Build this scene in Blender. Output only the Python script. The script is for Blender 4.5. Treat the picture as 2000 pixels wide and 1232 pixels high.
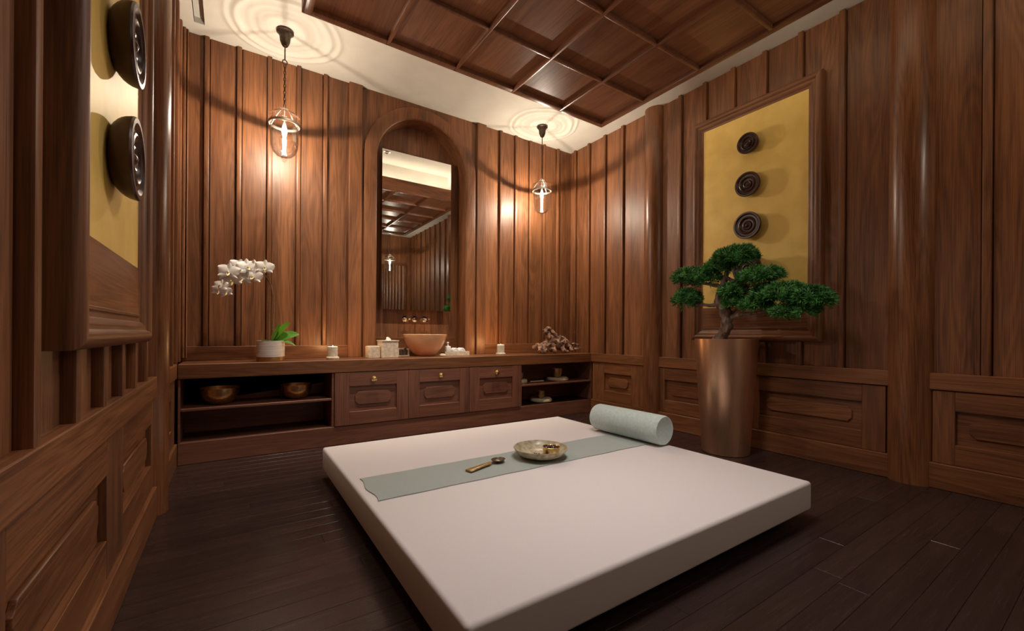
import bpy, bmesh, math, random
from mathutils import Vector, Matrix, noise
random.seed(7)
C = bpy.context.scene.collection
for o in list(bpy.data.objects): bpy.data.objects.remove(o)
PI = math.pi

# ------------------------------------------------------------------ camera
F_PX = 827.0
cd = bpy.data.cameras.new('camera'); cam = bpy.data.objects.new('camera', cd); C.objects.link(cam)
cd.sensor_width = 36.0; cd.lens = 36.0 * F_PX / 2000.0; cd.clip_start = 0.02
cd.shift_y = (651.7 - 616) / 2000.0
yaw = math.atan(550 / 827.0)
cam.location = (0, 0, 0.95)
cam.rotation_euler = (Matrix.Rotation(-yaw, 3, 'Z') @ Matrix.Rotation(PI / 2, 3, 'X') @ Matrix.Rotation(0.0067, 3, 'Z')).to_euler()
bpy.context.scene.camera = cam
sc = bpy.context.scene
sc.view_settings.view_transform = 'Standard'; sc.view_settings.look = 'None'
sc.view_settings.exposure = 0.0; sc.view_settings.gamma = 1.0
sc.view_settings.use_curve_mapping = False

# ------------------------------------------------------------------ world and large lights
w = bpy.data.worlds.new('world'); sc.world = w; w.use_nodes = True
w.node_tree.nodes['Background'].inputs[0].default_value = (0.9, 0.8, 0.75, 1)
w.node_tree.nodes['Background'].inputs[1].default_value = 0.02
ZCEIL = 3.325
WARM = (1.0, 0.87, 0.70); SOFT = (1.0, 0.92, 0.87)

def area(name, loc, sx, sy, power, col, rot=(0, 0, 0), spread=PI):
    l = bpy.data.lights.new(name, 'AREA'); l.shape = 'RECTANGLE'; l.size = sx; l.size_y = sy
    l.energy = power; l.color = col; l.spread = spread
    o = bpy.data.objects.new(name, l); C.objects.link(o); o.location = loc; o.rotation_euler = rot
    return o
def point(name, loc, power, col, r):
    l = bpy.data.lights.new(name, 'POINT'); l.energy = power; l.color = col; l.shadow_soft_size = r
    o = bpy.data.objects.new(name, l); C.objects.link(o); o.location = loc
    return o
PEND = [(0.345, 3.77), (2.95, 3.84), (2.95, -0.72)]      # the third hangs behind the camera and shows in the mirror
for p in PEND: point('pendant_glow', (p[0], p[1], 2.535), (36, 42, 15)[PEND.index(p)], WARM, 0.006)
area('added_raft_fill', (1.5, 1.40, 2.895), 0.9, 0.4, 21, SOFT, spread=math.radians(125))                  # fill light added under the raft to brighten the mattress, no visible lamp
DOWN = [(0.62, 3.10), (1.70, 3.10), (2.74, 3.10)]      # recessed downlights between the raft and the back wall
for p in DOWN:
    l = bpy.data.lights.new('down_light', 'SPOT'); l.energy = 130; l.color = (1.0, 0.86, 0.68); l.spot_size = math.radians(72); l.spot_blend = 0.9; l.shadow_soft_size = 0.03
    o = bpy.data.objects.new('down_light', l); C.objects.link(o); o.location = (p[0], p[1], ZCEIL - .012)
    o.rotation_euler = (Vector((p[0], 4.02, 0.72)) - o.location).to_track_quat('-Z', 'Y').to_euler()
# unseen fill strips added on top of the raft to brighten the plaster ceiling
area('added_ceiling_fill', (1.67, 2.80, 3.09), 2.3, 0.05, 4, WARM, (PI, 0, 0))
area('added_ceiling_fill', (2.84, 1.60, 3.09), 0.05, 2.3, 6, WARM, (PI, 0, 0))
area('added_ceiling_fill', (0.44, 1.60, 3.09), 0.05, 2.3, 6, WARM, (PI, 0, 0))
area('added_ceiling_fill', (1.67, 0.42, 3.09), 2.3, 0.05, 5, WARM, (PI, 0, 0))

# ------------------------------------------------------------------ materials
def newmat(name):
    m = bpy.data.materials.new(name); m.use_nodes = True
    nt = m.node_tree; return m, nt, nt.nodes, nt.links, nt.nodes['Principled BSDF']
def setp(b, **k):
    for n, v in k.items():
        n = {'base': 'Base Color', 'rough': 'Roughness', 'metal': 'Metallic', 'spec': 'Specular IOR Level', 'coat': 'Coat Weight',
             'coatr': 'Coat Roughness', 'trans': 'Transmission Weight', 'sss': 'Subsurface Weight', 'em': 'Emission Color', 'ems': 'Emission Strength',
             'sheen': 'Sheen Weight', 'aniso': 'Anisotropic'}[n]
        b.inputs[n].default_value = (*v, 1) if isinstance(v, tuple) else v
def ramp(N, stops):
    r = N.new('ShaderNodeValToRGB'); e = r.color_ramp.elements
    while len(e) < len(stops): e.new(0.5)
    for el, (p, c) in zip(e, stops): el.position = p; el.color = (*c, 1)
    return r
def wood(name, axis, light, dark, rough=0.4, ring=9.0, vary=0.35):
    m, nt, N, L, b = newmat(name)
    tc = N.new('ShaderNodeTexCoord'); oi = N.new('ShaderNodeObjectInfo')
    off = N.new('ShaderNodeVectorMath'); off.operation = 'SCALE'; off.inputs[0].default_value = (17, 31, 23)
    L.new(oi.outputs['Random'], off.inputs['Scale'])
    add = N.new('ShaderNodeVectorMath'); add.operation = 'ADD'
    L.new(tc.outputs['Object'], add.inputs[0]); L.new(off.outputs[0], add.inputs[1])
    def mapped(across, along):
        mp = N.new('ShaderNodeMapping'); s = [across] * 3; s[axis] = along
        mp.inputs['Scale'].default_value = s; L.new(add.outputs[0], mp.inputs['Vector']); return mp
    mp1 = mapped(5.0, 0.40); n1 = N.new('ShaderNodeTexNoise'); n1.inputs['Scale'].default_value = 1.0; n1.inputs['Detail'].default_value = 2.0
    n1.inputs['Distortion'].default_value = 0.3
    L.new(mp1.outputs[0], n1.inputs['Vector'])
    mu = N.new('ShaderNodeMath'); mu.operation = 'MULTIPLY'; mu.inputs[1].default_value = ring * 4.0; L.new(n1.outputs['Fac'], mu.inputs[0])
    pp = N.new('ShaderNodeMath'); pp.operation = 'PINGPONG'; pp.inputs[1].default_value = 1.0; L.new(mu.outputs[0], pp.inputs[0])
    mp2 = mapped(240, 4.0); n2 = N.new('ShaderNodeTexNoise'); n2.inputs['Scale'].default_value = 1.0; n2.inputs['Detail'].default_value = 3.0
    L.new(mp2.outputs[0], n2.inputs['Vector'])
    mp3 = mapped(12.0, 0.9); n3 = N.new('ShaderNodeTexNoise'); n3.inputs['Scale'].default_value = 1.0; n3.inputs['Detail'].default_value = 4.0
    L.new(mp3.outputs[0], n3.inputs['Vector'])
    # combine: rings .3, pores .35, clouds .35
    a1 = N.new('ShaderNodeMath'); a1.operation = 'MULTIPLY'; a1.inputs[1].default_value = 0.11; L.new(pp.outputs[0], a1.inputs[0])
    a2 = N.new('ShaderNodeMath'); a2.operation = 'MULTIPLY_ADD'; a2.inputs[1].default_value = 0.55; L.new(n2.outputs['Fac'], a2.inputs[0]); L.new(a1.outputs[0], a2.inputs[2])
    a3 = N.new('ShaderNodeMath'); a3.operation = 'MULTIPLY_ADD'; a3.inputs[1].default_value = 0.55; L.new(n3.outputs['Fac'], a3.inputs[0]); L.new(a2.outputs[0], a3.inputs[2])
    mid = tuple((p + q) / 2 for p, q in zip(light, dark))
    r = ramp(N, [(0.36, dark), (0.58, mid), (0.80, light)]); L.new(a3.outputs[0], r.inputs['Fac'])
    hsv = N.new('ShaderNodeHueSaturation'); L.new(r.outputs[0], hsv.inputs['Color'])
    v = N.new('ShaderNodeMath'); v.operation = 'MULTIPLY_ADD'; v.inputs[1].default_value = vary; v.inputs[2].default_value = 1 - vary / 2
    L.new(oi.outputs['Random'], v.inputs[0]); L.new(v.outputs[0], hsv.inputs['Value'])
    L.new(hsv.outputs[0], b.inputs['Base Color'])
    rr = N.new('ShaderNodeMath'); rr.operation = 'MULTIPLY_ADD'; rr.inputs[1].default_value = 0.18; rr.inputs[2].default_value = rough - 0.09
    L.new(n2.outputs['Fac'], rr.inputs[0]); L.new(rr.outputs[0], b.inputs['Roughness'])
    bp = N.new('ShaderNodeBump'); bp.inputs['Strength'].default_value = 0.12; bp.inputs['Distance'].default_value = 0.004
    L.new(a2.outputs[0], bp.inputs['Height']); L.new(bp.outputs[0], b.inputs['Normal'])
    return m
WL, WD = (0.295, 0.115, 0.044), (0.064, 0.0215, 0.0082)
WZ = wood('oak_vertical', 2, WL, WD, 0.45); WCOL = wood('lacquered_oak', 2, WL, WD, 0.30, vary=0.1); WX = wood('oak_lengthwise', 0, WL, WD, 0.38); WY = wood('oak_depthwise', 1, WL, WD, 0.38)
CL, CDk = (0.25, 0.100, 0.060), (0.095, 0.034, 0.020)
CX = wood('cabinet_oak', 0, CL, CDk, 0.42, vary=0.12)
CZ = wood('cabinet_oak_vertical', 2, CL, CDk, 0.42, vary=0.12)
RY = wood('raft_oak', 1, (0.38, 0.170, 0.088), (0.15, 0.058, 0.030), 0.31)
FX = wood('dark_floor_oak', 0, (0.046, 0.026, 0.022), (0.023, 0.0125, 0.011), 0.25, ring=5, vary=0.3)


def noisy(name, c1, c2, scale=20, rough=0.5, metal=0.0, bump=0.0, detail=4, stretch=(1, 1, 1), **k):
    m, nt, N, L, b = newmat(name)
    tc = N.new('ShaderNodeTexCoord'); mp = N.new('ShaderNodeMapping'); mp.inputs['Scale'].default_value = stretch
    L.new(tc.outputs['Object'], mp.inputs['Vector'])
    n = N.new('ShaderNodeTexNoise'); n.inputs['Scale'].default_value = scale; n.inputs['Detail'].default_value = detail
    L.new(mp.outputs[0], n.inputs['Vector'])
    r = ramp(N, [(0.35, c1), (0.65, c2)]); L.new(n.outputs['Fac'], r.inputs['Fac']); L.new(r.outputs[0], b.inputs['Base Color'])
    setp(b, rough=rough, metal=metal, **k)
    if bump:
        bp = N.new('ShaderNodeBump'); bp.inputs['Strength'].default_value = bump; bp.inputs['Distance'].default_value = 0.004
        L.new(n.outputs['Fac'], bp.inputs['Height']); L.new(bp.outputs[0], b.inputs['Normal'])
    return m
PLASTER = noisy('cream_plaster', (0.66, 0.62, 0.54), (0.70, 0.66, 0.58), 6, 0.8, bump=0.05)
GOLD = noisy('gold_leaf', (0.78, 0.53, 0.13), (0.90, 0.64, 0.18), 5, 0.5, 0.1, 0.05, 8)
MARBLE = noisy('cream_stone', (0.58, 0.48, 0.36), (0.78, 0.70, 0.58), 38, 0.45, bump=0.1, detail=8)
SHEET = noisy('mattress_cover', (0.69, 0.64, 0.64), (0.71, 0.66, 0.66), 300, 0.85, bump=0.08, sheen=0.2)
SAGE = noisy('sage_cloth', (0.31, 0.365, 0.345), (0.38, 0.43, 0.41), 420, 0.9, bump=0.25, sheen=0.3)
SAGEL = noisy('pale_sage_velvet', (0.45, 0.56, 0.54), (0.54, 0.645, 0.62), 60, 0.85, bump=0.1, sheen=0.5)
COPPER = noisy('brushed_copper', (0.74, 0.47, 0.30), (0.80, 0.52, 0.34), 120, 0.30, 0.9, 0.02, stretch=(1, 1, 0.06))
BRASS = noisy('aged_brass', (0.62, 0.43, 0.20), (0.75, 0.55, 0.29), 60, 0.28, 1.0, 0.1)
GOLDK = noisy('gold_knob', (0.85, 0.62, 0.26), (0.95, 0.75, 0.38), 90, 0.25, 1.0, 0.3)
BRONZE = noisy('dark_bronze', (0.07, 0.05, 0.035), (0.12, 0.085, 0.06), 60, 0.4, 0.8)
CHROME = noisy('chrome', (0.85, 0.82, 0.80), (0.9, 0.88, 0.86), 20, 0.08, 1.0)
STEEL = noisy('steel_ring', (0.30, 0.26, 0.22), (0.40, 0.35, 0.30), 20, 0.4, 1.0)
BASIN = noisy('amber_basin', (0.70, 0.44, 0.22), (0.76, 0.54, 0.33), 5, 0.22, coat=0.4, sss=0.15)
POT = noisy('ribbed_ceramic', (0.58, 0.52, 0.48), (0.74, 0.68, 0.63), 30, 0.6, bump=0.25, stretch=(0.2, 0.2, 6))
PGOLD = noisy('pot_gold_band', (0.42, 0.23, 0.08), (0.52, 0.30, 0.12), 30, 0.35, 0.8)
WHITE = noisy('white_towel', (0.82, 0.82, 0.84), (0.9, 0.9, 0.92), 200, 0.9, bump=0.3)
PETAL = noisy('orchid_petal', (0.80, 0.74, 0.72), (0.90, 0.86, 0.84), 30, 0.55, sss=0.2)
LIP = noisy('orchid_lip', (0.75, 0.62, 0.22), (0.85, 0.78, 0.5), 40, 0.5)
STEM = noisy('orchid_stem', (0.14, 0.07, 0.03), (0.20, 0.13, 0.05), 60, 0.6)
LEAF = noisy('orchid_leaf', (0.07, 0.24, 0.015), (0.16, 0.42, 0.035), 9, 0.35, coat=0.2)
NEEDLE = noisy('podocarpus_leaf', (0.016, 0.11, 0.020), (0.12, 0.36, 0.08), 14, 0.42)
BARK = noisy('grey_bark', (0.09, 0.055, 0.040), (0.24, 0.16, 0.12), 45, 0.85, bump=0.8, stretch=(1, 1, 0.4))
DRIFT = noisy('driftwood', (0.05, 0.022, 0.014), (0.46, 0.26, 0.17), 22, 0.6, bump=0.9, detail=8)
PEBBLE = noisy('pebbles', (0.42, 0.35, 0.28), (0.62, 0.55, 0.48), 60, 0.7)
SHELL = noisy('shell_mosaic', (0.32, 0.26, 0.15), (0.56, 0.50, 0.36), 34, 0.3, bump=0.2)
DARKP = noisy('dark_pods', (0.02, 0.012, 0.012), (0.09, 0.055, 0.05), 60, 0.35)
AMBER = noisy('amber_horn', (0.16, 0.08, 0.012), (0.42, 0.24, 0.03), 40, 0.3, coat=0.5)
HORN = noisy('dark_horn', (0.05, 0.03, 0.025), (0.14, 0.09, 0.06), 50, 0.25)
CUSH = noisy('beige_cushion', (0.45, 0.36, 0.22), (0.62, 0.52, 0.36), 50, 0.8, bump=0.3)
DARK = noisy('dark_gap', (0.012, 0.009, 0.008), (0.018, 0.012, 0.010), 20, 0.8)
DW = noisy('espresso_wood', (0.032, 0.010, 0.007), (0.060, 0.019, 0.012), 30, 0.34, stretch=(1, 1, .1))
SLEEVE = noisy('white_sleeve', (0.85, 0.83, 0.80), (0.9, 0.88, 0.85), 20, 0.5)
def mirror_mat():
    m, nt, N, L, b = newmat('mirror_glass'); setp(b, base=(0.93, 0.94, 0.92), metal=1.0, rough=0.008); return m
MIRROR = mirror_mat()
def glass_mat():
    m = bpy.data.materials.new('clear_glass'); m.use_nodes = True; nt = m.node_tree; N = nt.nodes; L = nt.links
    N.remove(N['Principled BSDF'])
    tr = N.new('ShaderNodeBsdfTransparent'); tr.inputs[0].default_value = (0.97, 0.97, 0.965, 1)
    gl = N.new('ShaderNodeBsdfGlossy'); gl.inputs['Roughness'].default_value = 0.03
    lw = N.new('ShaderNodeLayerWeight'); lw.inputs['Blend'].default_value = 0.22
    mx = N.new('ShaderNodeMixShader'); L.new(lw.outputs['Facing'], mx.inputs[0]); L.new(tr.outputs[0], mx.inputs[1]); L.new(gl.outputs[0], mx.inputs[2])
    L.new(mx.outputs[0], N['Material Output'].inputs[0]); return m
GLASS = glass_mat()
def glow_mat(name, col, st):
    m = bpy.data.materials.new(name); m.use_nodes = True; nt = m.node_tree; N = nt.nodes; L = nt.links
    N.remove(N['Principled BSDF'])
    tr = N.new('ShaderNodeBsdfTransparent'); em = N.new('ShaderNodeEmission'); em.inputs[0].default_value = (*col, 1); em.inputs[1].default_value = st
    ad = N.new('ShaderNodeAddShader'); L.new(tr.outputs[0], ad.inputs[0]); L.new(em.outputs[0], ad.inputs[1]); L.new(ad.outputs[0], N['Material Output'].inputs[0])
    return m
BULB = glow_mat('lit_bulb', (1.0, 0.88, 0.72), 5.0)
FLAME = glow_mat('candle_flame', (1.0, 0.62, 0.25), 4.0)

# ------------------------------------------------------------------ mesh builder
ORG = {}
class MB:
    def __init__(s): s.v = []; s.f = []
    def add(s, vs, fs):
        n = len(s.v); s.v += [Vector(p) for p in vs]; s.f += [tuple(i + n for i in f) for f in fs]; return s
    def box(s, x0, x1, y0, y1, z0, z1):
        if x0 > x1: x0, x1 = x1, x0
        vs = [(x, y, z) for z in (z0, z1) for y in (y0, y1) for x in (x0, x1)]
        return s.add(vs, [(0, 2, 3, 1), (4, 5, 7, 6), (0, 1, 5, 4), (2, 6, 7, 3), (0, 4, 6, 2), (1, 3, 7, 5)])
    def lathe(s, prof, c=(0, 0, 0), seg=32, ax='z', jit=None):
        vs = []
        for r, h in prof:
            for k in range(seg):
                a = 2 * PI * k / seg; rr = r * (jit(a, h) if jit else 1); p, q = rr * math.cos(a), rr * math.sin(a)
                vs.append((c[0] + p, c[1] + q, c[2] + h) if ax == 'z' else (c[0] + h, c[1] + p, c[2] + q) if ax == 'x' else (c[0] + q, c[1] + h, c[2] + p))
        fs = []
        for i in range(len(prof) - 1):
            for k in range(seg):
                a, b2 = i * seg + k, i * seg + (k + 1) % seg
                fs.append((a, b2, b2 + seg, a + seg))
        if prof[0][0] > 1e-6 and prof[0] != prof[-1]: fs.append(tuple(range(seg))[::-1])
        if prof[-1][0] > 1e-6 and prof[0] != prof[-1]: fs.append(tuple(range((len(prof) - 1) * seg, len(prof) * seg)))
        return s.add(vs, fs)
    def tube(s, pts, rad, seg=8, wob=0.0, caps=True):
        pts = [Vector(p) for p in pts]; n = len(pts)
        if not isinstance(rad, (list, tuple)): rad = [rad] * n
        up = Vector((0.13, 0.31, 0.94)); vs = []; prev = None
        for i, p in enumerate(pts):
            t = (pts[min(i + 1, n - 1)] - pts[max(i - 1, 0)]).normalized()
            u = (prev - t * prev.dot(t)) if prev else t.cross(up)
            if u.length < 1e-4: u = t.cross(Vector((1, 0, 0)))
            u.normalize(); w2 = t.cross(u); prev = u
            for k in range(seg):
                a = 2 * PI * k / seg; r = rad[i]
                q = p + (u * math.cos(a) + w2 * math.sin(a)) * r
                if wob: q = p + (q - p) * (1 + wob * noise.noise(q * 28))
                vs.append(q)
        fs = [(i * seg + k, i * seg + (k + 1) % seg, (i + 1) * seg + (k + 1) % seg, (i + 1) * seg + k) for i in range(n - 1) for k in range(seg)]
        if caps: fs += [tuple(range(seg))[::-1], tuple(range((n - 1) * seg, n * seg))]
        return s.add(vs, fs)
    def prism(s, poly, fn, t0, t1):
        n = len(poly)
        vs = [fn(a, b2, t0) for a, b2 in poly] + [fn(a, b2, t1) for a, b2 in poly]
        fs = [tuple(range(n)), tuple(range(n, 2 * n))[::-1]] + [(i, (i + 1) % n, n + (i + 1) % n, n + i) for i in range(n)]
        return s.add(vs, fs)
    def build(s, name, mat, parent=None, bevel=0.0, org=None, seg=1, smooth=True):
        if parent is not None: o3 = ORG[parent.name]
        elif org is not None: o3 = Vector(org)
        else:
            xs = [p.x for p in s.v]; ys = [p.y for p in s.v]; zs = [p.z for p in s.v]
            o3 = Vector(((min(xs) + max(xs)) / 2, (min(ys) + max(ys)) / 2, min(zs)))
        loc = Vector((0, 0, 0)) if parent is not None else o3
        me = bpy.data.meshes.new(name)
        bm = bmesh.new(); vv = [bm.verts.new(p - o3) for p in s.v]
        for f in s.f:
            try: bm.faces.new([vv[i] for i in f])
            except ValueError: pass
        bmesh.ops.remove_doubles(bm, verts=bm.verts, dist=1e-6)
        bmesh.ops.recalc_face_normals(bm, faces=bm.faces)
        if bevel: bmesh.ops.bevel(bm, geom=[e for e in bm.edges if len(e.link_faces) == 2 and e.calc_face_angle(0) > 0.5], offset=bevel, segments=seg, affect='EDGES', profile=0.5, clamp_overlap=True)
        for f in bm.faces: f.smooth = smooth
        for e in bm.edges: e.smooth = not (len(e.link_faces) == 2 and e.calc_face_angle(0) > 0.6)
        bm.to_mesh(me); bm.free(); me.materials.append(mat)
        ob = bpy.data.objects.new(name, me); C.objects.link(ob)
        if parent is not None: ob.parent = parent
        ob.location = loc; ORG[ob.name] = o3.copy()
        return ob
def tag(o, label, cat, group=None):
    o['label'] = label; o['category'] = cat
    if group: o['group'] = group
    return o
def thing(name, loc, label, cat, group=None):
    o = bpy.data.objects.new(name, None); o.empty_display_size = 0.05; C.objects.link(o); o.location = loc; ORG[o.name] = Vector(loc)
    return tag(o, label, cat, group)
def struct(o): o['kind'] = 'structure'; return o
def piece(src, parent, loc, name=None):      # shares mesh data
    c = src.copy(); C.objects.link(c); c.parent = parent; c.location = Vector(loc) - ORG[parent.name]
    return c
def box(name, mat, parent, b, bevel=0.003, seg=1): return MB().box(*b).build(name, mat, parent, bevel, seg=seg)

# ------------------------------------------------------------------ room constants
XL, XR, YB, YR, ZC = -0.345, 3.72, 4.22, -1.54, 3.325

# floor of dark planks running along X
fl = struct(MB().box(XL - .1, XR + .1, YR - .1, YB + .3, -0.06, -0.012).build('floor', DARK))
src = {}
y = YR; row = 0
while y < 3.86:
    x = XL - 0.02 - random.random() * 1.3
    while x < XR + 0.02:
        ln = random.choice((1.5, 1.8, 2.1)); x0 = max(x, XL - 0.02); x1 = min(x + ln, XR + 0.02)
        if x1 - x0 > 0.06:
            ob = MB().box(x0 + .0003, x1 - .0003, y + .0004, y + .0996, -0.012, 0.0 - random.random() * 0.0004).build('floor_plank', FX, fl, 0.0009)
        x += ln
    y += 0.1; row += 1

# ceiling with a slot
cm = MB(); sx0, sx1, sy0, sy1 = -0.245, -0.178, 1.2, 4.06
cm.box(XL - .1, sx0, YR - .1, YB + .3, ZC, ZC + .12); cm.box(sx1, XR + .1, YR - .1, YB + .3, ZC, ZC + .12)
cm.box(sx0, sx1, YR - .1, sy0, ZC, ZC + .12); cm.box(sx0, sx1, sy1, YB + .3, ZC, ZC + .12); cm.box(sx0, sx1, sy0, sy1, ZC + .045, ZC + .12)
ceil = struct(cm.build('ceiling', PLASTER))

# ------------------------------------------------------------------ side walls
def side(s):
    X0 = XR if s > 0 else XL
    return lambda d: X0 - s * d
def side_wall(name, s, spans, battens, waints):
    X = side(s)
    root = struct(MB().box(X(-0.012), X(-0.12), YR, YB + .28, 0, ZC).build(name, WZ))
    edges = sorted(battens)
    for (a, b) in spans:
        cuts = [a] + [q for q in edges if a + .03 < q < b - .03] + [b]
        for p, q in zip(cuts, cuts[1:]):
            box('board', WZ, root, (X(-0.012), X(random.uniform(-.0005, .0005)), p + (.025 if p > a else 0), q - (.025 if q < b else 0), 0.70, ZC), 0.002)
        for q in cuts[1:-1]:
            box('batten', WZ, root, (X(-0.011), X(0.028), q - .019, q + .019, 0.715, ZC), 0.006, 2)
    for (a, b, recs, ends) in waints:
        box('dado_rail', WY, root, (X(-0.005), X(0.034), a, b, 0.617, 0.72), 0.003)
        box('skirting_board', WY, root, (X(-0.005), X(0.036), a, b, 0, 0.158), 0.003)
        MB().box(X(-0.012), X(0.0), a, b, 0.15, 0.62).build('wainscot_back', WY, root)
        ys = [a + ends] + [v for r in recs for v in r] + [b - ends]
        for i in range(0, len(ys), 2): box('stile', WZ, root, (X(0), X(0.022), ys[i], ys[i + 1], 0.160, 0.612), 0.0016)
        for i in range(1, len(ys) - 1, 2):
            for za, zb in ((0.160, 0.285), (0.492, 0.612)): box('rail', WY, root, (X(0), X(0.0216), ys[i], ys[i + 1], za, zb), 0.0016)
        for (p, q) in recs: lozenge(root, WY, lambda u, v, t: (X(t), u, v), p + .06, q - .06, 0.338, 0.442, 0.0, 0.013)
    return root
def lozenge(parent, mat, fn, u0, u1, v0, v1, t0, t1, n=0.024):
    a, b, c = n * .28, n * .85, n
    pl = [(u0 + c, v0), (u1 - c, v0), (u1 - b, v0 + a), (u1 - a, v0 + b), (u1, v0 + c), (u1, v1 - c), (u1 - a, v1 - b), (u1 - b, v1 - a), (u1 - c, v1), (u0 + c, v1), (u0 + b, v1 - a), (u0 + a, v1 - b), (u0, v1 - c), (u0, v0 + c), (u0 + a, v0 + b), (u0 + b, v0 + a)]
    return MB().prism(pl, fn, t0, t1).build('raised_panel', mat, parent, 0.0016)
RB = [3.868, 3.599, 3.324, 2.835, 2.581, 2.319, 2.052, 1.784, 1.515, 1.244, 0.53, 0.26, -0.01, -0.28, -0.55, -0.82, -1.09, -1.3, 4.12]
side_wall('wall_right', 1, [(2.99, YB), (0.97, 2.81), (YR, 0.77)], RB,
          [(2.99, 3.79, [(3.17, 3.58)], 0.02), (0.965, 2.815, [(1.115, 1.812), (2.05, 2.735)], 0.02), (YR, 0.775, [(-1.3, -0.5), (-0.25, 0.655)], 0.02)])
LB = [-1.3, -1.09, -.82, -.55, -.28, -.01, .26, .53, 0.95, 1.222, 1.495, 1.77, 2.035, 2.285, 2.56, 3.33, 3.6, 3.87, 4.1]
side_wall('wall_left', -1, [(2.99, YB), (0.9, 2.81), (YR, 0.9)], LB,
          [(2.99, 3.79, [(3.2, 3.6)], 0.02), (0.93, 2.81, [(1.10, 1.83), (2.07, 2.735)], 0.02), (YR, 0.93, [(-1.3, -.4), (-.2, .80)], 0.02)])
# columns
def column(x, y, r, label):
    o = MB().lathe([(r, 0), (r, ZC)], (x, y, 0), 40).build('round_column', WCOL, org=(x, y, 0)); tag(o, label, 'column', 'round wall columns')
column(-0.368, 2.9, 0.098, 'round dark wood column in the left wall beside the end of the long cabinet')
column(3.742, 2.9, 0.112, 'round wood column in the right wall between the corner boards and the golden panel')
column(3.745, 0.868, 0.118, 'wide round wood column nearest the camera, right of the golden panel and potted tree')

# ------------------------------------------------------------------ back wall
wb = MB(); wb.box(XL - .1, 1.10, YB + .012, YB + .3, 0, ZC); wb.box(2.285, XR + .1, YB + .012, YB + .3, 0, ZC); wb.box(1.10, 2.285, 4.427, YB + .3, 0, ZC)
back = struct(wb.build('wall_back', WZ))
for a, b in ((XL, 0.925), (2.42, XR)):
    bats = [q for q in (-0.168, 0.052, 0.272, 0.497, 0.718, 2.628, 2.842, 3.055, 3.268, 3.49) if a < q < b]
    cuts = [a] + bats + [b]
    for p, q in zip(cuts, cuts[1:]):
        yf = YB + random.uniform(-.0005, .0005)
        MB().box(p + (.023 if p > a else 0), q - (.023 if q < b else 0), yf, YB + .012, 0.80, ZC).build('board', WZ, back, 0.002)
    for q in bats: MB().box(q - .017, q + .017, YB - .027, YB + .0115, 0.832, ZC).build('batten', WZ, back, 0.006, seg=2)
    MB().box(a, b, YB - .028, YB + .012, 0.717, 0.832).build('bottom_rail', WX, back, 0.003)
for a, b in ((0.925, 1.045), (2.305, 2.42)):
    MB().box(a, b, YB - .034, YB + .012, 0.717, ZC).build('stile', WZ, back, 0.004)
# arched surround
def arch_curve(cx, R, zs, z0, n=40):
    return [(cx - R, z0)] + [(cx - R * math.cos(PI * i / n), zs + R * math.sin(PI * i / n)) for i in range(n + 1)] + [(cx + R, z0)]
ACX, AR, AZ = 1.680, 0.489, 2.675
inner = arch_curve(ACX, AR, AZ, 0.717)
outer = []
for (x, z) in inner:
    if z <= AZ + 1e-6: outer.append((1.045 if x < ACX else 2.305, z))
    else:
        dx, dz = x - ACX, z - AZ
        k = min((0.63 / abs(dx)) if abs(dx) > 1e-6 else 9, (ZC - AZ) / dz if dz > 1e-6 else 9)
        outer.append((max(1.045, min(2.305, ACX + dx * k)), AZ + dz * k))
m = MB(); n = len(inner)
vs = [(x, YB, z) for x, z in inner] + [(x, YB, z) for x, z in outer] + [(x, 4.422, z) for x, z in inner]
m.add(vs, [(i, i + 1, n + i + 1, n + i) for i in range(n - 1)] + [(i, i + 1, 2 * n + i + 1, 2 * n + i) for i in range(n - 1)])
m.build('arch_surround', WZ, back)
prof = [(0.0, YB + .002), (0.0, YB - .014), (0.006, YB - .021), (0.016, YB - .024), (0.108, YB - .024), (0.120, YB - .021), (0.127, YB - .013), (0.130, YB + .004)]
ring = []
for (dr, yy) in prof:
    ring.append([(x, yy, z) for x, z in arch_curve(ACX, AR + dr, AZ, 0.717, 48)])
m = MB(); cnt = len(ring[0]); vs = [p for r in ring for p in r]
m.add(vs, [(i * cnt + k, i * cnt + k + 1, (i + 1) * cnt + k + 1, (i + 1) * cnt + k) for i in range(len(ring) - 1) for k in range(cnt - 1)])
m.build('arch_band', WZ, back)
for i in range(6):
    x0 = 1.19 + i * 0.1634; MB().box(x0, x0 + .1634, 4.414, 4.427, 0.717, 3.2).build('niche_board', WZ, back, 0.0012)
MB().box(1.192, 2.168, 4.398, 4.416, 0.717, 0.905).build('splash_board', WX, back, 0.002)
# corner moulding at the left end of the back wall
t = struct(MB().box(XL, XL + .022, 4.15, YB, 0.74, ZC).box(XL + .026, XL + .045, 4.165, YB, 0.74, ZC).box(XL + .05, XL + .06, 4.18, YB, .74, ZC).build('trim_1', WZ, None, 0.004))

# rear wall and its mirrored door
rear = struct(MB().box(XL - .1, XR + .1, YR - .12, YR - .012, 0, ZC).build('wall_rear', WZ))
x = XL
while x < XR - .01:
    q = min(x + .271, XR); MB().box(x, q, YR - .012, YR, 0, ZC).build('board', WZ, rear, 0.002)
    if q < XR - .05: MB().box(q - .019, q + .019, YR - .002, YR + .028, 0 if q < .3 else 2.68, ZC).build('batten', WZ, rear, 0.006)
    x = q
d1 = struct(MB().box(0.42, 3.62, YR + .002, YR + .03, 0.0, 2.66).build('door_1', WX, None, 0.004))
MB().box(0.48, 3.56, YR + .028, YR + .034, 0.06, 2.60).build('mirror_pane', MIRROR, d1)

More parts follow.
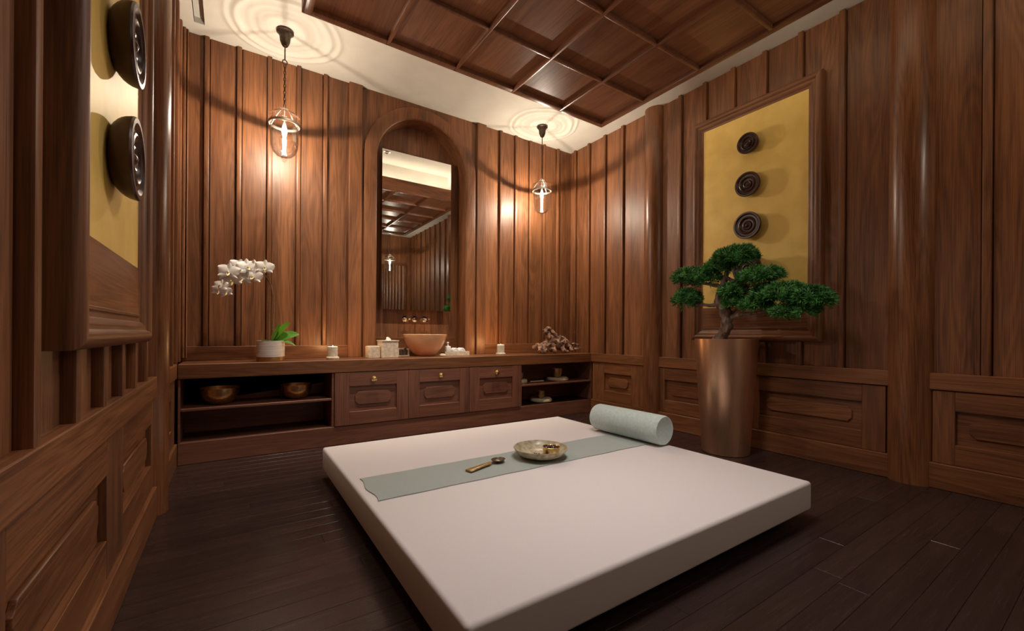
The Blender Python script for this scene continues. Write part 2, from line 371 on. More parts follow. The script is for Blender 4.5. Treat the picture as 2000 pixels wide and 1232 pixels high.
# ------------------------------------------------------------------ plaster medallions
def medallion(cx, cy, R, seed, label):
    m = MB(); nr, ns = 46, 96; vs = []
    for i in range(nr + 1):
        for k in range(ns):
            a = 2 * PI * k / ns; r = R * i / nr
            dx, dy = math.cos(a), math.sin(a)
            wv = noise.noise(Vector((dx * 1.1 + seed, dy * 1.1, r * 2.0))) * 0.05
            q = (r + wv) / R
            h = 0.0
            for c0, wd, am in ((0.90, .045, .015), (0.74, .055, .019), (0.55, .05, .008), (0.42, .04, .006), (0.30, .04, .005), (0.18, .04, .003)):
                h += am * math.exp(-((q - c0) / wd) ** 2)
            h += 0.003 * noise.noise(Vector((dx * r * 14 + seed, dy * r * 14, 1.0)))
            h += 0.006 * max(0, 1 - q * 1.1)
            h *= min(1, (1 - i / nr) * 8)
            vs.append((cx + dx * r, min(cy + dy * r, YB - .002), ZC - .001 - max(0, h)))
    fs = [(i * ns + k, i * ns + (k + 1) % ns, (i + 1) * ns + (k + 1) % ns, (i + 1) * ns + k) for i in range(nr) for k in range(ns)]
    o = m.add(vs, fs).build('ceiling_medallion', PLASTER, org=(cx, cy, ZC)); tag(o, label, 'ceiling ornament', 'rippled plaster medallions')
medallion(PEND[0][0] + .01, PEND[0][1], 0.445, 1.3, 'rippled cream plaster rings on the ceiling above the left, nearer pendant')
medallion(PEND[2][0], PEND[2][1], 0.44, 3.1, 'rippled cream plaster rings above the pendant reflected in the mirror')
medallion(PEND[1][0], PEND[1][1] - .02, 0.425, 5.1, 'rippled cream plaster rings on the ceiling above the right, far corner pendant')

# ------------------------------------------------------------------ coffered raft
RX0, RX1, RY0, RY1, RZ = 0.374, 2.915, 0.335, 2.876, 2.912
raft = thing('ceiling_raft', ((RX0 + RX1) / 2, (RY0 + RY1) / 2, RZ), 'suspended square coffered dark wood ceiling raft above the white mattress', 'ceiling panel')
P = (RX1 - RX0) / 5
pm = None
for i in range(5):
    for j in range(5):
        cx, cy = RX0 + P * (i + .5), RY0 + P * (j + .5)
        MB().box(cx - P / 2 + .004, cx + P / 2 - .004, cy - P / 2 + .004, cy + P / 2 - .004, RZ + .030, RZ + .042).build('coffer_panel', RY, raft)
for i in range(6):
    e = 0.010 if 0 < i < 5 else 0.022
    c = RX0 + P * i + (0.012 if i == 0 else -0.012 if i == 5 else 0)
    MB().box(c - .012 - (e - .01) , c + .012 + (e - .01), RY0, RY1, RZ, RZ + .05).build('rib', RY, raft, 0.005, seg=2)
    for j in range(5):
        c2 = RX0 + P * j; yy = RY0 + P * i + (0.012 if i == 0 else -0.012 if i == 5 else 0)
        MB().box(c2 + .012, c2 + P - .012, yy - .012 - (e - .01), yy + .012 + (e - .01), RZ + .001, RZ + .05).build('cross_rib', RY, raft, 0.005, seg=2)
for b in ((RX0 - .02, RX1 + .02, RY1, RY1 + .02), (RX0 - .02, RX1 + .02, RY0 - .02, RY0)): MB().box(*b, RZ + .006, RZ + .17).build('fascia', WX, raft, 0.003)
for b in ((RX0 - .02, RX0, RY0, RY1), (RX1, RX1 + .02, RY0, RY1)): MB().box(*b, RZ + .006, RZ + .17).build('fascia', WY, raft, 0.003)
MB().box(RX0, RX1, RY0, RY1, RZ + .05, RZ + .17).build('deck', PLASTER, raft)
MB().box(RX0 + .16, RX1 - .16, RY0 + .16, RY1 - .16, RZ + .17, ZC).build('hanger_box', PLASTER, raft, 0.002)

# ------------------------------------------------------------------ framed golden panels
def framed_panel(s, y0, y1, z0, z1, discs, yd, label, wlab):
    X = side(s)
    root = thing('framed_wall_panel', (X(0.03), (y0 + y1) / 2, z0), label, 'wall decoration', 'framed golden panels with carved bosses')
    pr = [(0, .001), (0, .046), (.003, .056), (.009, .064), (.018, .069), (.027, .071), (.036, .070), (.044, .064), (.050, .055), (.060, .055), (.066, .052), (.076, .048), (.083, .040), (.094, .038), (.104, .030), (.112, .026)]
    cor = [(y0, z0, 1, 1), (y1, z0, -1, 1), (y1, z1, -1, -1), (y0, z1, 1, -1)]
    for k in range(4):
        A, B = cor[k], cor[(k + 1) % 4]; vs = []
        for (wd, d) in pr: vs.append((X(d), A[0] + A[2] * wd, A[1] + A[3] * wd)); vs.append((X(d), B[0] + B[2] * wd, B[1] + B[3] * wd))
        n = len(pr); fs = [(2 * i, 2 * i + 1, 2 * i + 3, 2 * i + 2) for i in range(n - 1)] + [tuple(range(0, 2 * n, 2)), tuple(range(1, 2 * n, 2))[::-1], (0, 1, 2 * n - 1, 2 * n - 2)]
        MB().add(vs, fs).build('frame_member', WY if k in (0, 2) else WZ, root)
    MB().box(X(.028), X(.034), y0 + .09, y1 - .09, 1.195, z1 - .09).build('gold_leaf_panel', GOLD, root)
    lb = MB().box(X(.028), X(.037), y0 + .09, y1 - .09, z0 + .09, 1.20).build('lower_board', WY, root)
    MB().box(X(.028), X(.044), y0 + .105, y1 - .105, 1.0 + (z0 - .9) , 1.012 + (z0 - .9)).build('bead', WY, lb, 0.002)
    for (zc, R) in discs:
        pf = [(0.0, .034), (R * .60, .034), (R * .70, .038), (R * .79, .045), (R * .87, .054), (R * .93, .064), (R * .97, .075), (R * .99, .085), (R, .092), (R * .97, .098), (R * .86, .098), (R * .78, .088), (R * .66, .087), (R * .62, .094), (R * .57, .096), (R * .52, .092),
              (R * .46, .080), (R * .36, .079), (R * .32, .088), (R * .27, .090), (R * .22, .086), (R * .16, .084), (R * .10, .092), (0.0, .097)]
        MB().lathe([(r, -s * d) for r, d in pf], (X(0), yd, zc), 40, 'x').build('carved_boss', DW, root)
framed_panel(1, 1.352, 2.415, 0.905, 2.945, [(2.575, .088), (2.228, .104), (1.88, .114), (1.515, .122)], 1.885,
             'golden panel in a moulded wood frame on the right wall behind the potted tree', 'r')
framed_panel(-1, 1.335, 2.345, 0.905, 2.945, [(2.57, .10), (2.22, .115), (1.862, .125), (1.500, .129)], 1.80,
             'golden panel in a thick moulded wood frame on the left wall close to the camera', 'l')

# ------------------------------------------------------------------ long cabinet and worktop
CY = 3.80
cab = thing('vanity_cabinet', (1.68, 4.0, 0), 'long low dark wood cabinet with three drop doors and open shelves along the back wall', 'cabinet')
bd = MB()
bd.box(XL + .037, XR - .002, CY, CY + .02, 0, 0.155).box(XL + .037, XR - .002, CY + .02, 4.20, 0.135, 0.155)
bd.box(XL + .037, XR - .002, 4.185, 4.20, 0.155, 0.61)
for xd in (0.712, 2.642): bd.box(xd, xd + .02, CY + .002, 4.185, 0.155, 0.61)
bd.box(XL + .037, XL + .05, CY + .002, 4.185, .155, .61); bd.box(3.70, XR - .002, CY + .002, 4.185, 0.155, 0.61)
bd.build('body', CX, cab, 0.002)
box('shelf', CX, cab, (XL + .051, 0.711, CY + .004, 4.184, 0.378, 0.396), 0.002)
box('shelf', CX, cab, (2.663, 3.699, CY + .004, 4.184, 0.372, 0.390), 0.002)
for (a, b, ra, rb) in ((0.734, 1.374, .853, 1.264), (1.377, 2.009, 1.484, 1.901), (2.012, 2.640, 2.128, 2.532)):
    z0, z1, r0, r1 = .158, .608, .270, .490; D = MB()
    D.box(a + .004, b - .004, CY + .009, CY + .014, z0, z1)
    dr = D.build('door', CX, cab, 0.001)
    for p, q in ((a, ra), (rb, b)): box('stile', CZ, dr, (p, q, CY - .010, CY + .0088, z0, z1), 0.0015)
    for p, q in ((z0, r0), (r1, z1)): box('rail', CX, dr, (ra, rb, CY - .0097, CY + .0088, p, q), 0.0015)
    lozenge(dr, CX, lambda u, v, t: (u, CY + .009 - t, v), ra + .05, rb - .05, .328, .438, 0, .009)
    xc = (a + b) / 2
    k = MB().lathe([(0.0, 0), (.009, 0), (.007, -.012), (.010, -.018), (.024, -.022), (.027, -.028), (.024, -.034), (.014, -.037), (.012, -.041), (0, -.043)], (xc, CY - .010, .544), 20, 'y').build('knob', GOLDK, dr)
    k['label'] = 'round gold knob'
wt = MB().prism([(XL + .037, 3.788), (XR - .001, 3.788), (XR - .001, YB - .029), (2.166, YB - .029), (2.166, 4.397), (1.194, 4.397), (1.194, YB - .029), (XL + .037, YB - .029)], lambda u, v, t: (u, v, t), .612, .717)
wtop = wt.build('worktop', WX, None, 0.003); tag(wtop, 'long thick brown wood worktop running along the back wall under the mirror', 'worktop')

# mirror
mr = MB().box(1.279, 2.046, 4.328, 4.333, 1.195, 2.832).build('wall_mirror', MIRROR); tag(mr, 'tall frameless rectangular mirror in the arched niche above the basin', 'mirror')
MB().box(1.33, 1.995, 4.333, 4.4135, 1.25, 2.78).build('backing', DARK, mr)

# basin
bx, by, zt = 1.672, 4.13, 0.717
b_ = MB().lathe([(0, 0), (.085, 0), (.092, .006), (.13, .035), (.175, .095), (.205, .155), (.222, .219), (.219, .222), (.213, .219), (.196, .155), (.165, .1), (.12, .045), (.05, .022), (0, .02)], (bx, by, zt), 56)
bas = b_.build('vessel_basin', BASIN); tag(bas, 'round amber vessel wash basin standing on the wood worktop below the mirror', 'basin')
MB().lathe([(0, .021), (.022, .021), (.024, .026), (.012, .03), (0, .03)], (bx, by, zt), 20).build('drain', CHROME, bas)

# faucet
fa = thing('wall_tap', (1.665, 4.413, 1.098), 'chrome wall mounted tap with two cross handles and a spout above the basin', 'tap')
for xf in (1.555, 1.665, 1.775):
    MB().lathe([(0, 0), (.034, 0), (.034, -.006), (.026, -.014), (.014, -.02), (0, -.02)], (xf, 4.413, 1.098), 24, 'y').build('escutcheon', CHROME, fa)
MB().tube([(1.665, 4.398, 1.098), (1.665, 4.33, 1.098), (1.665, 4.24, 1.098), (1.665, 4.215, 1.09), (1.665, 4.21, 1.06)], [.013, .013, .014, .015, .014], 14).build('spout', CHROME, fa)
for xf in (1.555, 1.775):
    h = MB().tube([(xf, 4.398, 1.098), (xf, 4.32, 1.098)], .009, 12)
    for a in (0, PI / 2):
        dx, dz = math.cos(a) * .034, math.sin(a) * .034
        h.tube([(xf - dx, 4.335, 1.098 - dz), (xf - dx * .9, 4.335, 1.098 - dz * .9), (xf + dx * .9, 4.335, 1.098 + dz * .9), (xf + dx, 4.335, 1.098 + dz)], [.004, .007, .007, .004], 10)
    h.build('cross_handle', CHROME, fa)

# stone boxes, tray
o = MB().box(1.055, 1.165, 3.96, 4.07, .717, .825).build('stone_box', MARBLE, None, .003); tag(o, 'small square cream stone box on the worktop, leftmost beside the tissue box', 'box')
MB().box(1.063, 1.157, 3.968, 4.062, .825, .829).build('lid', MARBLE, o, .001)
tb = MB().box(1.17, 1.325, 3.93, 4.085, .717, .872).build('tissue_box', MARBLE, None, .003); tag(tb, 'tall cream stone tissue box with a white tissue, left of the basin', 'tissue box')
MB().box(1.164, 1.331, 3.924, 4.091, .872, .880).build('lid', MARBLE, tb, .002)
tv = []; 
for i in range(5):
    for k in range(9):
        a = k / 8 * 2 * PI; r = (.028 - .004 * i) * (1 + .35 * math.sin(3 * a + i))
        tv.append((1.248 + r * math.cos(a), 4.008 + .5 * r * math.sin(a), .878 + i * .008 + .004 * math.sin(2 * a)))
tf = [(i * 9 + k, i * 9 + k + 1, (i + 1) * 9 + k + 1, (i + 1) * 9 + k) for i in range(4) for k in range(8)]
MB().add(tv, tf).build('tissue', WHITE, tb)
cdy = MB().box(1.40, 1.412, 4.17, 4.30, .717, .795).box(1.508, 1.52, 4.17, 4.30, .717, .795).box(1.412, 1.508, 4.288, 4.30, .717, .795).box(1.412, 1.508, 4.17, 4.288, .717, .725)
cd_ = cdy.build('stone_holder', MARBLE); tag(cd_, 'open cream stone holder half hidden behind the left side of the basin', 'holder')
MB().box(1.416, 1.504, 4.18, 4.284, .725, .785).build('dark_insert', HORN, cd_, .004)
tr = MB().box(1.865, 2.150, 4.06, 4.185, .717, .727)
for b in ((1.865, 2.15, 4.06, 4.068), (1.865, 2.15, 4.177, 4.185), (1.865, 1.873, 4.068, 4.177), (2.142, 2.15, 4.068, 4.177)): tr.box(*b, .727, .760)
tro = tr.build('stone_tray', MARBLE, None); tag(tro, 'long cream stone tray on the worktop right of the basin', 'tray')
bo = MB().box(1.895, 1.947, 4.092, 4.140, .728, .815).build('soap_bottle', WHITE, None, .008, seg=3); tag(bo, 'small white pump bottle standing in the stone tray', 'bottle')
MB().lathe([(.010, .815), (.010, .828), (.005, .830), (.005, .845), (.012, .846), (.012, .856), (.004, .858), (0, .858)], (1.921, 4.116, 0), 14).build('pump', WHITE, bo)
MB().tube([(1.921, 4.116, .851), (1.90, 4.09, .849)], .004, 8).build('nozzle', WHITE, bo)
def rolled(x, y, z, r, l, label):
    pf = [(0, 0), (r * .3, 0.0), (r * .35, .004), (r * .5, 0), (r * .62, .004), (r * .8, 0), (r * .95, .003), (r, .01), (r, l - .01), (r * .9, l), (0, l)]
    o = MB().lathe(pf, (x, y, z + r), 24, 'y').build('rolled_towel', WHITE); tag(o, label, 'towel', 'rolled hand towels in the tray')
rolled(2.0, 4.075, .728, .034, .095, 'rolled white hand towel in the stone tray, next to the bottle')
rolled(2.075, 4.075, .728, .034, .095, 'rolled white hand towel at the right end of the stone tray')
sp = MB().lathe([(0, 0), (.026, 0), (.034, .008), (.03, .02), (.015, .026), (0, .026)], (1.80, 3.98, .717), 20).build('soap_bar', MARBLE); tag(sp, 'small pale soap on the worktop at the right foot of the basin', 'soap')

# tealight holders
def holder(x, y, label):
    o = MB().lathe([(0, 0), (.052, 0), (.054, .004), (.054, .018), (.050, .022), (.042, .024), (.042, .108), (.038, .112), (.032, .110), (.030, .085), (0, .083)], (x, y, .717), 28).build('candle_holder', MARBLE)
    tag(o, label, 'candle holder', 'stone tealight holders')
    MB().lathe([(.027, .083), (.027, .094), (0, .094)], (x, y, .717), 20).build('candle', WHITE, o)
    MB().lathe([(0, .098), (.004, .102), (.005, .108), (.002, .120), (0, .124)], (x, y, .717), 10).build('flame', FLAME, o)
    l = point('candle_glow', (x, y + .012, .717 + .121), 2.5, (1.0, .55, .22), .008)
holder(0.742, 3.93, 'cream stone tealight holder on the worktop between the orchid and the niche')
holder(2.466, 3.93, 'cream stone tealight holder on the worktop right of the niche, by the driftwood')

# ------------------------------------------------------------------ orchid
oc = (0.272, 3.935)
orc = thing('potted_orchid', (*oc, .717), 'white flowering orchid arching left from a ribbed white pot with gold base', 'potted plant')
MB().lathe([(0, 0), (.097, 0), (.100, .004), (.100, .036)], (*oc, .717), 40).build('pot_base', PGOLD, orc)['label'] = 'gold bottom band'
pf = [(.1005, .036)]
for i in range(13): pf += [(.1015, .040 + i * .0092), (.1000, .0446 + i * .0092)]
pf += [(.102, .165), (.096, .165), (.094, .150), (0, .150)]
MB().lathe(pf, (*oc, .717), 40).build('pot', POT, orc)
pebb = MB()
for i in range(60):
    a = random.random() * 2 * PI; r = .088 * math.sqrt(random.random()); q = random.uniform(.006, .011)
    pebb.lathe([(0, -q * .5), (q, 0), (0, q * .6)], (oc[0] + r * math.cos(a), oc[1] + r * math.sin(a), .869), 6)
pebb.build('moss_pebbles', PEBBLE, orc)['kind'] = 'stuff'
st = [(0.27, 3.94, 0.85), (0.283, 3.94, .95), (0.288, 3.94, 1.05), (0.292, 3.94, 1.15), (0.288, 3.94, 1.25), (0.27, 3.94, 1.335), (0.235, 3.94, 1.40), (0.18, 3.94, 1.425), (0.11, 3.935, 1.415), (0.04, 3.93, 1.375), (-0.02, 3.93, 1.31), (-0.05, 3.93, 1.25)]
MB().tube(st, [.0055, .0055, .005, .005, .005, .0045, .004, .004, .0035, .003, .0025, .002], 8).build('flower_stem', STEM, orc)
MB().tube([(.262, 3.95, .86), (.262, 3.95, 1.1), (.266, 3.948, 1.30)], .004, 8).build('support_stake', STEM, orc)
def petal_mesh(mb, M, L, W, cup, nu=6, nv=4):
    vs = []
    for i in range(nu + 1):
        u = i / nu; ww = W * math.sin(PI * min(1, u ** .75 * .93 + .03)) ** .7
        for j in range(nv + 1):
            v = j / nv * 2 - 1
            vs.append(M @ Vector((v * ww / 2, u * L, cup * u * u * L + .12 * L * v * v * (1 if cup < 0 else -1) + .01 * L * math.sin(9 * u + 5 * v))))
    mb.add(vs, [(i * (nv + 1) + j, i * (nv + 1) + j + 1, (i + 1) * (nv + 1) + j + 1, (i + 1) * (nv + 1) + j) for i in range(nu) for j in range(nv)])
fls = [(0.226, 1.462), (0.165, 1.452), (0.112, 1.455), (0.050, 1.452), (-0.015, 1.405), (0.075, 1.375), (0.145, 1.385), (0.005, 1.345), (-0.060, 1.300), (-0.030, 1.250), (0.015, 1.415), (-0.075, 1.258)]
for i, (fx, fz) in enumerate(fls):
    S = random.uniform(1.5, 1.75) * (1 if i < 8 else .72)
    R = Matrix.Translation((fx, 3.915 + random.uniform(-.03, .02), fz)) @ Matrix.Rotation(random.uniform(-.5, .35), 4, 'Z') @ Matrix.Rotation(random.uniform(-.25, .35), 4, 'X') @ Matrix.Rotation(PI / 2, 4, 'X') @ Matrix.Rotation(random.uniform(-.3, .3), 4, 'Z') @ Matrix.Scale(S, 4)
    fm = MB()
    for a in (0, 2.1, -2.1): petal_mesh(fm, R @ Matrix.Rotation(a, 4, 'Z'), .042, .026, .12)
    for a in (1.15, -1.15): petal_mesh(fm, R @ Matrix.Rotation(a, 4, 'Z') @ Matrix.Translation((0, 0, .003)), .046, .050, .05)
    fo = fm.build('flower', PETAL, orc)
    lm = MB(); petal_mesh(lm, R @ Matrix.Rotation(PI, 4, 'Z') @ Matrix.Translation((0, 0, .006)), .018, .014, .9)
    lm.lathe([(0, 0), (.004, .002), (.003, .012), (0, .014)], (0, 0, 0), 6)
    base = len(lm.v) - 24
    for q in range(base, len(lm.v)): lm.v[q] = R @ lm.v[q]
    lm.build('lip', LIP, fo)
def strap_leaf(mb, p0, az, L, W, rise, droop, tw=0.0):
    vs = []; n = 10
    for i in range(n + 1):
        u = i / n; ww = W * math.sin(PI * min(1, u * .94 + .05)) ** .6
        d = Vector((math.cos(az), math.sin(az), 0)); s = Vector((-math.sin(az), math.cos(az), 0)) * math.cos(tw) + Vector((0, 0, 1)) * math.sin(tw)
        c = Vector(p0) + d * (L * u) + Vector((0, 0, rise * u - droop * u * u))
        for v in (-1, -.5, 0, .5, 1): vs.append(c + s * (v * ww / 2) + Vector((0, 0, .10 * ww * abs(v) * 2 - (.1 * ww))))
    fs = [(i * 5 + j, i * 5 + j + 1, (i + 1) * 5 + j + 1, (i + 1) * 5 + j) for i in range(n) for j in range(4)]
    mb.add(vs, fs)
for (az, L, W, ri, dr, tw) in ((-.30, .135, .085, .19, .04, 1.1), (-.55, .07, .105, .15, .02, 1.25), (-.10, .20, .080, .11, .05, 1.0), (-.45, .185, .05, .05, .08, .35), (2.8, .09, .04, .03, .04, .4)):
    lf = MB(); strap_leaf(lf, (oc[0] + .002, oc[1] - .01, .872), az, L, W, ri, dr, tw); ob = lf.build('leaf', LEAF, orc)

# ------------------------------------------------------------------ driftwood
dwm = MB()
def gn(pts, rad, seg=18, wob=.6):
    # resample with noise wander
    pts = [Vector(p) for p in pts]; P2 = []; R2 = []
    for i in range(len(pts) - 1):
        for k in range(9):
            t = k / 9; p = pts[i].lerp(pts[i + 1], t); p = p + noise.noise_vector(p * 16) * .018; P2.append(p); R2.append((rad[i] * (1 - t) + rad[i + 1] * t) * .84)
    P2.append(pts[-1]); R2.append(rad[-1]); dwm.tube(P2, R2, seg, wob)
Y0 = 4.00
gn([(3.02, Y0 - .03, .745), (3.10, Y0, .80), (3.20, Y0, .83), (3.32, Y0, .83), (3.44, Y0, .82), (3.55, Y0 - .02, .775)], [.022, .055, .075, .080, .065, .025])
gn([(3.25, Y0, .84), (3.19, Y0 - .01, .92), (3.13, Y0, .975), (3.12, Y0, 1.0)], [.07, .045, .032, .022])
gn([(3.12, Y0, .995), (3.19, Y0 + .01, 1.015), (3.26, Y0 + .01, .97), (3.34, Y0, .90), (3.42, Y0, .86)], [.022, .028, .028, .035, .05])
gn([(3.38, Y0, .85), (3.45, Y0 + .02, .885), (3.50, Y0, .84), (3.56, Y0, .80)], [.05, .042, .035, .018])
gn([(3.50, Y0, .80), (3.58, Y0 - .02, .825), (3.65, Y0 - .03, .82)], [.035, .018, .009])
gn([(3.50, Y0, .78), (3.60, Y0 - .04, .775), (3.68, Y0 - .06, .765)], [.03, .014, .007])
gn([(3.16, Y0, .80), (3.08, Y0 - .06, .76), (3.04, Y0 - .09, .735)], [.045, .022, .012])
gn([(3.10, Y0, .80), (3.03, Y0 + .03, .82), (2.99, Y0 + .02, .80)], [.03, .022, .016])
gn([(3.35, Y0, .80), (3.37, Y0 - .08, .755), (3.40, Y0 - .12, .735)], [.05, .028, .014])
gn([(3.22, Y0, .80), (3.24, Y0 - .07, .76), (3.22, Y0 - .10, .738)], [.045, .026, .016])
gn([(3.5, Y0, .79), (3.49, Y0 - .09, .745)], [.035, .018])
gn([(3.3, Y0, .8), (3.3, Y0 + .09, .745)], [.05, .02])
for v in dwm.v: v += noise.noise_vector(v * 45) * .012 + noise.noise_vector(v * 110) * .006; v.z = max(v.z, .7175)
dr_ = dwm.build('driftwood', DRIFT, org=(3.3, Y0, .717)); tag(dr_, 'gnarled brown driftwood root at the right end of the worktop', 'driftwood')

# ------------------------------------------------------------------ bowls on the shelves
def sbowl(x, y, z, r, h, label):
    pf = [(0, 0), (r * .42, 0), (r * .62, h * .08), (r * .85, h * .32), (r * .97, h * .65), (r, h * .95), (r * 1.03, h), (r * .99, h), (r * .95, h * .65), (r * .82, h * .34), (r * .55, h * .12), (0, h * .08)]
    o = MB().lathe(pf, (x, y, z), 40).build('singing_bowl', BRASS); tag(o, label, 'bowl'); return o
sbowl(-.065, 3.98, .396, .128, .125, 'large brass bowl on the left open shelf, nearer the column')['group'] = 'brass bowls on the left shelf'
sbowl(.466, 3.98, .396, .118, .118, 'brass bowl on the left open shelf, nearer the first cabinet door')['group'] = 'brass bowls on the left shelf'
def cushion(x, y, z, r, h, label):
    pf = [(0, 0), (r * .9, 0), (r, h * .3), (r, h * .65), (r * .88, h), (r * .5, h * .93), (0, h * .85)]
    o = MB().lathe(pf, (x, y, z), 32).build('ring_cushion', CUSH); tag(o, label, 'cushion', 'round cushions under small bowls')
cushion(3.30, 3.97, .390, .135, .042, 'round beige cushion under the brass bowl on the right upper shelf')
sbowl(3.30, 3.97, .429, .066, .105, 'brass bowl on a beige cushion on the right upper shelf')
cushion(3.055, 3.97, .155, .132, .045, 'round beige cushion on the cabinet floor under the small silver bowl')
sb = sbowl(3.055, 3.97, .197, .052, .085, 'small silvery bowl on a cushion at the right bottom shelf')
cushion(2.745, 3.96, .390, .088, .045, 'beige cushion half hidden behind the third door on the right upper shelf')
sbowl(2.735, 3.96, .432, .05, .08, 'small brass bowl half hidden behind the third cabinet door')
ml = MB().tube([(2.86, 3.915, .403), (2.98, 3.93, .401), (3.05, 3.935, .400), (3.07, 3.937, .400)], [.008, .008, .010, .006], 10).build('mallet', CUSH); tag(ml, 'thin wooden mallet lying on the right upper shelf beside a cushion', 'mallet')

# ------------------------------------------------------------------ pendants
def pendant(x, y, label):
    p = thing('pendant_lamp', (x, y, 2.30), label, 'lamp', 'clear glass bell pendants')
    MB().lathe([(0, ZC - .014), (.060, ZC - .014), (.062, ZC - .022), (.050, ZC - .030), (.040, ZC - .052), (.036, ZC - .09), (.026, ZC - .115), (.018, ZC - .128), (.008, ZC - .135), (0, ZC - .136)], (x, y, 0), 28).build('canopy', BRONZE, p)
    MB().tube([(x, y, ZC - .13), (x, y, ZC - .235)], .005, 8).build('rod', BRONZE, p)
    def ringpts(cx, cy, cz, r, rz, ang, n=14): return [(cx + r * math.cos(a) * math.cos(ang), cy + r * math.cos(a) * math.sin(ang), cz + rz * math.sin(a)) for a in [2 * PI * k / n for k in range(n + 1)]]
    MB().tube(ringpts(x, y, ZC - .252, .017, .017, .2), .004, 8, caps=False).build('hook_ring', BRONZE, p)
    ch = MB(); z = ZC - .282; k = 0
    while z > 2.725:
        ch.tube(ringpts(x, y, z, .008, .016, (k % 2) * PI / 2 + .3, 10), .0032, 6, caps=False); z -= .026; k += 1
    c_ = ch.build('chain', BRONZE, p); c_['kind'] = 'stuff'
    MB().lathe([(.0, 2.712), (.018, 2.710), (.034, 2.700), (.040, 2.686), (.052, 2.676), (.085, 2.664), (.110, 2.648), (.108, 2.646), (.083, 2.660), (.050, 2.672), (.037, 2.682), (.030, 2.695), (.0, 2.704)], (x, y, 0), 40).build('smoke_bell', GLASS, p)
    MB().lathe([(.110, 2.600), (.1115, 2.594), (.104, 2.585), (.099, 2.572), (.100, 2.50), (.100, 2.44), (.095, 2.40), (.080, 2.362), (.055, 2.336), (.025, 2.325), (.0, 2.324), (.0, 2.328), (.024, 2.329), (.053, 2.340), (.077, 2.365), (.092, 2.402), (.097, 2.44), (.097, 2.50), (.096, 2.572), (.101, 2.588), (.107, 2.600), (.110, 2.600)], (x, y, 0), 48).build('glass_bell', GLASS, p)
    MB().lathe([(.108, 2.574), (.1125, 2.576), (.1125, 2.590), (.108, 2.592), (.108, 2.574)], (x, y, 0), 48).build('metal_ring', STEEL, p)
    for a in (.4, 2.5, 4.6):
        MB().tube([(x + .110 * math.cos(a), y + .110 * math.sin(a), 2.588), (x + .05 * math.cos(a), y + .05 * math.sin(a), 2.676), (x + .008 * math.cos(a), y + .008 * math.sin(a), 2.722)], .0014, 6).build('hanging_wire', STEEL, p)
    MB().tube([(x, y, 2.704), (x, y, 2.612)], .003, 8).build('inner_rod', STEEL, p)
    MB().lathe([(0, 2.334), (.018, 2.336), (.018, 2.350), (.012, 2.362), (.013, 2.468), (.010, 2.474), (0, 2.475)], (x, y, 0), 18).build('candle_sleeve', SLEEVE, p)
    MB().lathe([(0, 2.476), (.009, 2.478), (.015, 2.495), (.020, 2.525), (.018, 2.550), (.011, 2.578), (.004, 2.600), (0, 2.606)], (x, y, 0), 18).build('bulb', BULB, p)
    MB().lathe([(0, 2.326), (.020, 2.324), (.022, 2.312), (.012, 2.306), (.016, 2.298), (.008, 2.288), (0, 2.286)], (x, y, 0), 20).build('finial', GLASS, p)
pendant(*PEND[0], 'clear glass bell pendant lamp hanging above the orchid, on the left')
pendant(*PEND[2], 'clear glass bell pendant lamp behind the camera, seen only in the mirror')
pendant(*PEND[1], 'clear glass bell pendant lamp hanging in the far right corner above the driftwood')

for i, p in enumerate(DOWN):
    o = MB().lathe([(.030, ZC - .001), (.048, ZC - .001), (.050, ZC - .006), (.034, ZC - .009), (.030, ZC - .001)], (p[0], p[1], 0), 28).build('ceiling_downlight', CHROME)
    tag(o, ('small round ceiling downlight above the raft edge, toward the orchid', 'small round ceiling downlight reflected at the top of the mirror', 'small round ceiling downlight above the raft edge, toward the driftwood')[i], 'ceiling light', 'ceiling downlights')

# ------------------------------------------------------------------ mattress and what lies on it
mat_ = MB().box(0.505, 2.50, 0.958, 2.990, 0.055, 0.200).build('floor_mattress', SHEET, None, 0.016, seg=4)
tag(mat_, 'large square white covered mattress lying low in the middle of the floor', 'mattress')
pl = MB().box(0.66, 2.36, 1.12, 2.86, 0.0, 0.0555).build('low_platform', FX, None, 0.004); tag(pl, 'low dark wood platform recessed under the white mattress', 'platform')
# runner
rv = []; nx, ny = 90, 12
for i in range(nx + 1):
    for j in range(ny + 1):
        u, v = i / nx, j / ny
        x = .552 + u * 1.90 + (.008 * math.sin(v * 9) if i < 2 else 0); y = 1.893 + v * .337 + .002 * math.sin(u * 40)
        rv.append((x, y, .2035 + .0008 * noise.noise(Vector((x * 9, y * 9, 0))) + (.0015 if j in (0, ny) or i < 2 else 0)))
n1 = len(rv); rv += [(a, b, .2003) for a, b, c in rv]
W1 = ny + 1
rf = [(i * W1 + j, i * W1 + j + 1, (i + 1) * W1 + j + 1, (i + 1) * W1 + j) for i in range(nx) for j in range(ny)]
rf += [tuple(n1 + q for q in f[::-1]) for f in rf]
bd_ = [i * W1 for i in range(nx + 1)] + [nx * W1 + j for j in range(1, W1)] + [i * W1 + ny for i in range(nx - 1, -1, -1)] + [j for j in range(ny - 1, 0, -1)]
rf += [(bd_[k], bd_[(k + 1) % len(bd_)], n1 + bd_[(k + 1) % len(bd_)], n1 + bd_[k]) for k in range(len(bd_))]
run = MB().add(rv, rf).build('cloth_runner', SAGE); tag(run, 'sage green cloth runner laid across the white mattress', 'runner')
